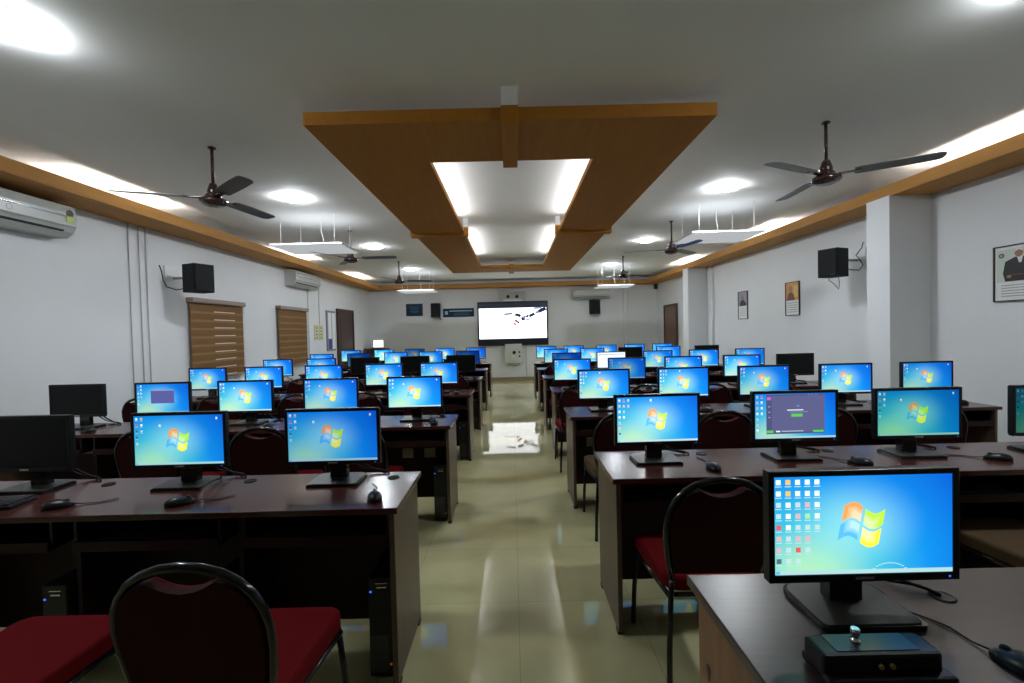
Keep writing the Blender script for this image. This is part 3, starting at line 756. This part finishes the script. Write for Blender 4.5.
# ------------------------------------------------------------------ air conditioners
def ac(loc, rotz, label, sticker=False, open_flap=False):
    # local: length along x, front face -y
    t = thing('air_conditioner', loc, label, 'air conditioner', 'white wall air conditioners', rotz)
    prof = [(0, 0), (0, .29), (-.15, .29), (-.20, .27), (-.215, .20), (-.21, .10), (-.185, .045), (-.12, 0)]
    MB().prism(prof, -.54, .54, 'ac_white', 'yz').build('body', t)
    MB().prism([(-.1915, .058), (-.193, .052), (-.180, .040), (-.178, .046)], -.50, .44, 'ac_dark', 'yz').build('outlet', t)
    MB().prism([(-.185, .036), (-.18, .030), (-.125, -.006), (-.12, .0)], -.50, .42, 'ac_white', 'yz').build('flap', t)
    MB().prism([(-.2145, .085), (-.2155, .09), (-.217, .098), (-.214, .10)], -.54, .53, 'ac_grey', 'yz').build('seam', t)
    MB().prism([(-.2155, .172), (-.219, .175), (-.219, .180), (-.216, .183)], -.54, .50, 'chrome', 'yz').build('trim_strip', t)
    if sticker:
        s_ = MB(); s_.lathe([(.034, 0), (.034, .002)], 'sticker_brown', (.475, -.217, .205), 20, 'y')
        s_.box(.440, .512, -.2195, -.2145, .13, .172, 'sticker_green'); s_.build('energy_label', t)
        MB().tube([(-.02 + .022 * math.cos(k * PI / 8), -.214 + .0, .14 + .022 * math.sin(k * PI / 8)) for k in range(16)], .0022, 'ac_grey', 6, True).build('emblem', t)
    else:
        MB().box(.02 - .52, .07 - .52, -.2195, -.2145, .20, .215, 'sticker_brown').build('badge', t)
    return t
ac((XL, 3.645, 2.395), PI / 2, 'white wall air conditioner with green energy label at the left photo edge', True)
ac((XL, 8.95, 2.40), PI / 2, 'white wall air conditioner on the left wall above the second blind')
ac((2.33, YB, 2.34), 0, 'white wall air conditioner on the back wall right of the screen')
# pipes and conduits
def conduit(pts, r, m, label, name='conduit'):
    o = MB().tube(pts, r, m, 8).build(name); tag(o, label, 'conduit', 'wall conduits'); return o
conduit([(XL + .012, 4.98, .1), (XL + .012, 4.98, ZV)], .007, 'pipe_grey', 'grey vertical conduit on left wall right of the nearest air conditioner')
conduit([(XL + .012, 5.12, .1), (XL + .012, 5.12, ZV)], .007, 'pipe_grey', 'second grey vertical conduit on left wall beside the first one')
conduit([(XL + .012, 5.22, .1), (XL + .012, 5.22, ZV)], .009, 'conduit', 'thin white conduit on left wall left of the loudspeaker')
conduit([(XL + .012, 9.32, .1), (XL + .012, 9.32, 2.45)], .010, 'conduit', 'thin white conduit on left wall below the farther air conditioner')
conduit([(XL + .012, 9.85, 1.7), (XL + .012, 9.85, ZV)], .010, 'conduit', 'thin white conduit on left wall above the cream switch plates')
conduit([(3.30, YB - .012, .1), (3.30, YB - .012, ZV)], .012, 'conduit', 'white vertical conduit on back wall right of the air conditioner, first')
conduit([(3.42, YB - .012, .1), (3.42, YB - .012, ZV)], .012, 'conduit', 'white vertical conduit on back wall right of the air conditioner, second')
o = MB().box(XR - .05, XR, 9.62, 9.78, .0, ZV, 'wall', .003).build('cable_trunking'); tag(o, 'white vertical cable trunking on the right wall beside the far pillar', 'cable trunking')
conduit([(.40, YB - .012, .1), (.40, YB - .012, 1.05)], .014, 'pipe_grey', 'grey conduit on back wall beside the box under the screen')
o = MB().box(XR - .09, XR + .003, YB - .10, YB + .003, ZV - .15, ZV + .002, 'dark_grey').build('corner_sensor'); tag(o, 'small dark box under the cove in the far right corner of the room', 'sensor')

# ------------------------------------------------------------------ loudspeakers
def loudspeaker(loc, rotz, w, d, h, label, wall_off, cable):
    t = thing('loudspeaker', loc, label, 'loudspeaker', 'black wall loudspeakers', rotz)
    MB().box(-w / 2, w / 2, -d / 2, d / 2, -h / 2, h / 2, 'black_matte', .006).build('cabinet', t)
    g = MB().box(-w / 2 + .01, w / 2 - .01, -d / 2 - .012, -d / 2 + .002, -h / 2 + .01, h / 2 - .01, 'black_matte', .004).build('grille', t)
    MB().box(-.03 + .07, .03 + .07, -d / 2 - .0135, -d / 2 - .011, -h / 2 + .02, -h / 2 + .03, 'dark_grey').build('badge', g)
    return t
def arm(t, pts, plate):
    inv = t.matrix_world.inverted() if False else (Matrix.Translation(t.location) @ Matrix.Rotation(t.rotation_euler.z, 4, 'Z')).inverted()
    MB().tube([inv @ Vector(p) for p in pts], .016, 'ac_grey', 8).build('mount_arm', t)
    o = MB().box(*plate, 'conduit', .004).build('wall_plate'); o.parent = t; o.matrix_local = inv
def cab(t, pts, r=.006):
    inv = (Matrix.Translation(t.location) @ Matrix.Rotation(t.rotation_euler.z, 4, 'Z')).inverted()
    MB().tube([inv @ Vector(p) for p in pts], r, 'black', 6).build('cable', t)
t = loudspeaker((-3.75, 5.48, 2.17), math.radians(67), .24, .22, .335, 'black loudspeaker on the left wall above the first window blind', 0, None)
arm(t, [(-3.86, 5.53, 2.2), (-4.02, 5.6, 2.2), (XL + .02, 5.62, 2.2)], (XL, XL + .02, 5.48, 5.72, 2.08, 2.34))
cab(t, [(XL + .03, 5.38, 2.33), (XL + .04, 5.40, 2.26), (XL + .04, 5.42, 2.15), (XL + .06, 5.45, 2.08), (XL + .16, 5.47, 2.04), (-3.9, 5.52, 2.07)])
t = loudspeaker((3.87, 5.48, 2.17), math.radians(-67), .23, .21, .335, 'black loudspeaker on the right wall beside the near pillar', 0, None)
arm(t, [(3.92, 5.53, 2.22), (4.1, 5.6, 2.22), (XR - .02, 5.62, 2.22)], (XR - .02, XR, 5.48, 5.72, 2.10, 2.36))
cab(t, [(XR - .03, 5.50, 2.42), (XR - .05, 5.5, 2.35), (XR - .12, 5.5, 2.26), (XR - .08, 5.5, 2.22), (XR - .05, 5.48, 2.14), (XR - .1, 5.48, 2.08), (XR - .26, 5.5, 2.1)])
cab(t, [(3.92, 5.5, 2.07), (3.84, 5.5, 2.02), (3.83, 5.5, 1.97), (3.90, 5.5, 1.92), (3.95, 5.5, 1.86), (3.96, 5.5, 1.93), (3.94, 5.5, 2.07)], .004)
t = loudspeaker((2.42, YB - .14, 2.10), 0, .29, .20, .40, 'small black loudspeaker on the back wall under the air conditioner', 0, None)
arm(t, [(2.42, YB - .05, 2.1), (2.42, YB - .02, 2.1)], (2.36, 2.48, YB - .02, YB, 2.02, 2.18))
t = loudspeaker((-2.21, YB - .14, 2.115), 0, .25, .20, .40, 'small black loudspeaker on the back wall between two blue signs', 0, None)
arm(t, [(-2.21, YB - .05, 2.11), (-2.21, YB - .02, 2.11)], (-2.27, -2.15, YB - .02, YB, 2.03, 2.19))
cab(t, [(-2.12, YB - .05, 1.92), (-2.08, YB - .04, 1.86), (-2.06, YB - .02, 1.84)], .012)

# ------------------------------------------------------------------ back wall: screen, camera box, switch box, signs
t = thing('display_screen', (.03, YB, 1.68), 'large wall display showing a white slide with a robot hand', 'display screen')
MB().box(-1.03, 1.03, -.09, -.01, -.645, .645, 'tv_frame', .008).build('frame', t)
MB().box(-.99, .99, -.094, -.089, .46, .60, 'tv_bar').build('top_bar', t)
MB().box(-1.0, 1.0, -.094, -.089, -.62, -.45, 'tv_frame').build('bottom_bar', t)
s_ = MB()
def tq(x0, x1, z0, z1, m, k=[0]):
    k[0] += 1; y = -.0955 - k[0] * 1e-4
    s_.quad([(x0, y, z0), (x1, y, z0), (x1, y, z1), (x0, y, z1)], m)
def tp(pts, m, k=[0]):
    k[0] += 1; y = -.098 - k[0] * 1e-4
    s_.quad([(x, y, z) for x, z in pts], m)
tq(-.985, .985, -.44, .45, 'tv_white')
def bar(x0, z0, x1, z1, w, m):
    d = Vector((x1 - x0, z1 - z0)).normalized(); n = Vector((-d.y, d.x)) * w * .75
    tp([(x0 + n.x, z0 + n.y), (x1 + n.x, z1 + n.y), (x1 - n.x, z1 - n.y), (x0 - n.x, z0 - n.y)], m)
bar(-.26, .27, .0, .285, .035, 'tv_ink2'); bar(-.22, .275, -.03, .285, .018, 'tv_ink')
bar(.07, .26, .22, .22, .055, 'tv_ink'); bar(.16, .235, .23, .20, .05, 'tv_ink')
bar(.25, .12, .36, .15, .07, 'tv_ink'); bar(.32, .14, .36, .22, .05, 'tv_ink2'); bar(.40, .22, .45, .18, .05, 'tv_ink')
bar(.48, .20, .64, .27, .055, 'tv_ink'); bar(.38, .12, .46, .10, .03, 'tv_ink2'); bar(.46, .10, .54, .16, .02, 'tv_ink2'); bar(.54, .30, .62, .38, .025, 'tv_grey')
bar(.76, .33, .97, .42, .07, 'tv_ink'); bar(.66, .29, .76, .33, .05, 'tv_ink2'); bar(.62, .42, .85, .44, .03, 'tv_ink2')
bar(.06, .09, .19, .01, .035, 'tv_ink'); bar(.03, .02, .10, -.06, .03, 'tv_red'); bar(.09, .11, .14, .05, .02, 'tv_red')
for x in (-.32, -.24, -.14, -.08, .01): bar(x, -.02, x + .04, -.06, .02, 'tv_grey')
s_.build('screen', t, flat=False)
t = thing('camera_bar', (.035, YB, 2.46), 'grey camera unit with two dark lenses above the large display', 'camera unit')
MB().box(-.39, .39, -.16, 0, -.14, .14, 'cam_grey', .01).build('body', t)
for x in (-.13, .13): MB().lathe([(.045, -.18), (.05, -.155), (.05, -.14)], 'black_gloss', (x, 0, .0), 20, 'y').build('lens', t)
MB().box(-.27, .27, -.165, -.15, -.125, -.09, 'white_plastic', .003).build('front_strip', t)
t = thing('switch_box', (.025, YB, .78), 'pale grey switch box on the back wall below the large display', 'switch box')
MB().box(-.245, .245, -.16, 0, -.26, .30, 'box_grey', .008).build('body', t)
MB().lathe([(.05, -.172), (.05, -.158), (.035, -.158), (.035, -.172)], 'ink', (.02, 0, .05), 20, 'y').build('dial', t)
for z in (.06, -.06): MB().box(.15, .20, -.168, -.155, z - .03, z + .03, 'ink', .004).build('switch', t)
MB().box(-.01, .04, -.166, -.155, -.09, -.06, 'white_plastic').build('label_plate', t)
MB().box(-.19, .19, -.13, -.02, -.31, -.26, 'ac_grey', .004).build('cable_inlet', t)
t = thing('wall_sign', (-2.855, YB, 2.145), 'square dark blue sign with faint writing on the back wall', 'sign')
MB().box(-.245, .245, -.02, 0, -.18, .18, 'sign_teal', .003).build('board', t)
p = MB()
for z, w in ((.09, .16), (.05, .12), (.0, .10), (-.04, .13), (-.08, .09)): p.box(-w, w, -.0225, -.0195, z - .009, z + .009, 'sign_mid')
p.build('lettering', t)
t = thing('wall_sign', (-1.56, YB, 2.045), 'long dark blue banner sign with emblem and writing on the back wall', 'sign')
MB().box(-.455, .455, -.02, 0, -.135, .115, 'sign_teal', .003).build('board', t)
MB().box(-.40, -.31, -.0225, -.0195, -.06, .04, 'sign_pale').build('emblem', t)
p = MB()
p.box(-.27, .40, -.0225, -.0195, .025, .055, 'sign_pale'); p.box(-.12, .30, -.0225, -.0195, -.03, -.012, 'sign_mid'); p.box(-.15, .33, -.0225, -.0195, -.075, -.058, 'sign_mid')
p.build('lettering', t)
# lectern with laptop in the far left corner
t = thing('lectern', (-3.83, 12.85, 0), 'dark brown lectern in the far left corner of the room', 'lectern')
MB().box(-.27, .27, -.22, .22, 0, .06, 'podium', .004).build('plinth', t)
MB().box(-.23, .23, -.18, .18, .06, 1.02, 'podium', .004).build('body', t)
MB().box(-.30, .30, -.24, .24, 1.02, 1.06, 'podium', .005).build('top', t)
t = thing('laptop', (-3.79, 12.87, 1.06), 'open laptop with white screen on the far lectern', 'laptop')
MB().box(-.15, .15, -.19, .0, 0, .018, 'dark_grey', .003).build('keyboard_base', t)
l = MB().box(-.15, .15, .0, .012, .018, .235, 'dark_grey', .003).build('lid', t)
MB().box(-.14, .14, -.0015, .0, .03, .228, 'laptop_white').build('display', l)

# ------------------------------------------------------------------ left wall: windows, blinds, board, door
for n, (y0, y1, z0, z1) in enumerate(((5.85, 6.97, .90, 1.95), (8.06, 9.14, .90, 1.97)), 1):
    w = thing(f'window_{n}', (XL, (y0 + y1) / 2, z0), '', '')
    del w['label']; del w['category']; w['kind'] = 'structure'
    f = MB(); W2 = (y1 - y0) / 2 - .06; H2 = z1 - z0
    f.box(0, .02, -W2, W2, 0, .05, 'white_plastic').box(0, .02, -W2, W2, H2 - .05, H2, 'white_plastic').box(0, .02, -W2, -W2 + .05, .05, H2 - .05, 'white_plastic').box(0, .02, W2 - .05, W2, .05, H2 - .05, 'white_plastic').box(0, .02, -.025, .025, .05, H2 - .05, 'white_plastic')
    f.build('window_frame', w)
    MB().box(.001, .008, -W2 + .05, W2 - .05, .05, H2 - .05, 'day').build('pane', w)
    b = thing('window_blind', (XL, (y0 + y1) / 2, z0), f'brown striped roller blind with light slits on the left wall, {"nearer to" if n == 1 else "farther from"} the camera', 'blind', 'brown roller blinds')
    HW = (y1 - y0) / 2 + .01; X0 = .045
    MB().box(0, .10, -HW - .01, HW + .01, H2 - .03, H2 + .035, 'blind_box', .012).build('head_box', b)
    fb = MB(); nb = 9; zb, zt = .03, H2 - .03; bh = (zt - zb) / nb
    for k in range(nb):
        a = zb + k * bh; c = a + bh
        fb.box(X0, X0 + .004, -HW, HW, a + .012, c - .028, 'blind_brown')
        fb.box(X0, X0 + .004, -HW, HW, c - .028, c, 'blind_light')
        # slit: closed at both ends, open over the middle
        fb.box(X0, X0 + .004, -HW, -.10 if n == 1 else HW, a, a + .012, 'blind_brown')
        if n == 1: fb.box(X0, X0 + .004, .38, HW, a, a + .012, 'blind_brown')
    fb.build('fabric', b)
    if n == 1:
        ss = MB()
        for k in range(nb): ss.box(X0 - .004, X0 - .001, -.12, .40, zb + k * bh - .002, zb + k * bh + .014, 'sheer')
        ss.build('sheer_strip', b)
    MB().box(X0 - .008, X0 + .012, -HW, HW, 0, .03, 'blind_box', .004).build('bottom_bar', b)
    MB().tube([(X0 + .03, HW - .02, H2), (X0 + .03, HW - .02, .1)], .004, 'white_plastic', 6).build('pull_chain', b)
# switch plates
for yc, w_ in ((9.69, 'left'), (9.93, 'right')):
    t = thing('notice_strip', (XL - .002, yc, 1.52), f'cream notice strip with dark marks on the left wall, {w_} one of two', 'notice strip', 'cream notice strips')
    MB().box(0, .012, -.098, .098, -.165, .165, 'paper_cream', .002).build('plate', t)
    p = MB()
    for z in (.10, .03, -.04, -.11): p.box(.0115, .0135, -.05, .05, z - .014, z + .014, 'ink_olive')
    p.build('markings', t)
t = thing('notice_board', (XL - .001, 10.45, 1.56), 'tall grey framed notice board with white papers beside the left door', 'notice board')
MB().box(0, .03, -.245, .245, -.46, .46, 'board_grey', .004).build('board', t)
p1 = MB().box(.030, .033, -.19, -.01, -.18, .41, 'paper').build('paper', t)
p2 = MB().box(.030, .033, .03, .21, -.42, .41, 'paper').build('paper', t)
MB().box(.030, .034, -.17, .0, -.42, -.19, 'paper_blue').build('blue_card', t)
def door(name, x, sgn, y0, y1, h, leafm, framem, handle_y):
    w = thing(name, (x, (y0 + y1) / 2, 0), '', ''); del w['label']; del w['category']; w['kind'] = 'structure'
    hw = (y1 - y0) / 2
    def bx(mb, a0, a1, *r): return mb.box(min(sgn * a0, sgn * a1), max(sgn * a0, sgn * a1), *r)
    f = MB(); bx(f, 0, .05, -hw, -hw + .06, 0, h, framem, .003); bx(f, 0, .05, hw - .06, hw, 0, h, framem, .003); bx(f, 0, .05, -hw + .06, hw - .06, h - .06, h, framem, .003); f.build('door_frame', w)
    l = MB(); bx(l, 0, .03, -hw + .06, hw - .06, .005, h - .06, leafm, .002)
    for (za, zb) in ((.18, .95), (1.10, h - .22)): bx(l, .03, .036, -hw + .20, hw - .20, za, zb, leafm, .003)
    lf = l.build('door_leaf', w)
    hd = MB(); hd.tube([(sgn * .03, handle_y, 1.02), (sgn * .08, handle_y, 1.02), (sgn * .08, handle_y + (.11 if handle_y < 0 else -.11), 1.02)], .009, 'silver', 8); hd.build('door_handle', lf)
door('door_1', XL, 1, 10.80, 11.90, 2.09, 'door_dark', 'door_dark', -.42)
door('door_2', XR, -1, 11.72, 12.70, 2.07, 'door_brown', 'door_frame', -.36)

# ------------------------------------------------------------------ framed prints on the right wall
def picture(y, z, w, h, label, kind, fm='ink'):
    # local: width along y (view from the room: left = larger y), front -x
    t = thing('framed_picture', (XR, y, z), label, 'framed picture', 'framed prints on the right wall')
    f = MB(); e = .010
    f.box(-.02, 0, -w / 2, w / 2, -h / 2, -h / 2 + e, fm).box(-.02, 0, -w / 2, w / 2, h / 2 - e, h / 2, fm).box(-.02, 0, -w / 2, -w / 2 + e, -h / 2 + e, h / 2 - e, fm).box(-.02, 0, w / 2 - e, w / 2, -h / 2 + e, h / 2 - e, fm)
    f.build('frame', t)
    p = MB(); k = [0]
    def R(u0, u1, v0, v1, m):     # u from the left as seen, v from the bottom
        k[0] += 1; x = -.010 - k[0] * 2e-4
        ya, yb_ = w / 2 - e - u0 * (w - 2 * e), w / 2 - e - u1 * (w - 2 * e); za, zb = -h / 2 + e + v0 * (h - 2 * e), -h / 2 + e + v1 * (h - 2 * e)
        p.quad([(x, ya, za), (x, yb_, za), (x, yb_, zb), (x, ya, zb)], m)
    def Poly(pts, m):
        k[0] += 1; x = -.010 - k[0] * 2e-4
        p.quad([(x, w / 2 - e - u * (w - 2 * e), -h / 2 + e + v * (h - 2 * e)) for u, v in pts], m)
    def Disc(u, v, ru, rv, m): Poly([(u + ru * math.cos(a * PI / 10), v + rv * math.sin(a * PI / 10)) for a in range(20)], m)
    if kind == 'suit':
        R(0, 1, 0, 1, 'print_white'); R(.04, .96, .34, .95, 'print_bg'); Disc(.14, .84, .06, .045, 'ink'); Disc(.14, .84, .035, .026, 'ink_grey')
        Poly([(.22, .35), (.78, .35), (.88, .55), (.84, .72), (.62, .79), (.42, .79), (.22, .72), (.17, .5)], 'suit')
        Poly([(.46, .79), (.58, .79), (.55, .68), (.50, .68)], 'print_white')
        Disc(.50, .86, .085, .075, 'skin'); Poly([(.42, .89), (.44, .94), (.56, .94), (.58, .89), (.5, .92)], 'print_white')
        R(.465, .49, .865, .873, 'ink'); R(.515, .54, .865, .873, 'ink'); R(.48, .525, .825, .832, 'print_brown')
        Disc(.66, .62, .05, .03, 'skin'); Disc(.30, .44, .05, .03, 'skin'); R(.32, .6, .46, .475, 'print_brown')
        for q_ in range(5): R(.14, .86, .27 - q_ * .05, .285 - q_ * .05, 'ink_grey')
    elif kind == 'gold':
        R(0, 1, 0, 1, 'print_white'); R(.0, 1, .45, 1, 'print_gold'); Poly([(.05, .45), (.7, .45), (.62, .62), (.45, .7), (.2, .68)], 'print_brown'); Disc(.36, .80, .15, .11, 'skin'); R(.62, .9, .55, .9, 'brass')
        for q_ in range(5): R(.1, .9, .36 - q_ * .07, .38 - q_ * .07, 'ink_grey')
    else:
        R(0, 1, 0, 1, 'print_white'); R(.0, 1, .47, 1, 'print_grey'); Poly([(.15, .47), (.8, .47), (.75, .62), (.6, .70), (.35, .70), (.2, .62)], 'suit'); Disc(.48, .79, .13, .09, 'skin'); Disc(.80, .55, .08, .06, 'ink')
        for q_ in range(5): R(.12, .88, .38 - q_ * .07, .395 - q_ * .07, 'ink_grey')
    p.build('print', t, flat=False)
picture(3.835, 1.84, .40, .48, 'framed portrait of a person in a dark suit at the right photo edge', 'suit', 'dark_grey')
picture(6.925, 1.84, .34, .51, 'framed print with golden picture on the right wall beside the loudspeaker', 'gold')
picture(8.41, 1.825, .34, .51, 'framed print with grey picture, farthest from camera on right wall', 'grey')

# ------------------------------------------------------------------ camera, world, view
cam = bpy.data.cameras.new('camera'); co = bpy.data.objects.new('camera', cam); COL.objects.link(co)
cam.sensor_width = 36; cam.lens = 455 / 1024 * 36; cam.clip_start = .02; cam.clip_end = 100
p_, y_, r_ = [math.radians(a) for a in (1.271, -.041, -1.392)]
fw = Vector((math.sin(y_) * math.cos(p_), math.cos(y_) * math.cos(p_), -math.sin(p_)))
rt = Vector((math.cos(y_), -math.sin(y_), 0)); up = rt.cross(fw)
R_ = rt * math.cos(r_) + up * math.sin(r_); U_ = -rt * math.sin(r_) + up * math.cos(r_)
mw = Matrix.Identity(4)
for i in range(3): mw[i][0] = R_[i]; mw[i][1] = U_[i]; mw[i][2] = -fw[i]
mw.translation = (0, 0, 1.446)
co.matrix_world = mw
scene.camera = co
w = bpy.data.worlds.new('world'); scene.world = w; w.use_nodes = True
w.node_tree.nodes['Background'].inputs[0].default_value = (0, 0, 0, 1)
vs = scene.view_settings
scene.display_settings.display_device = 'sRGB'
vs.view_transform = 'Standard'; vs.look = 'None'; vs.exposure = 0.12; vs.gamma = 1; vs.use_curve_mapping = False
scene.cycles.use_denoising = True
scene.cycles.max_bounces = 8; scene.cycles.diffuse_bounces = 5; scene.cycles.glossy_bounces = 4
scene.cycles.sample_clamp_indirect = 6
scene.cycles.caustics_reflective = False; scene.cycles.caustics_refractive = False
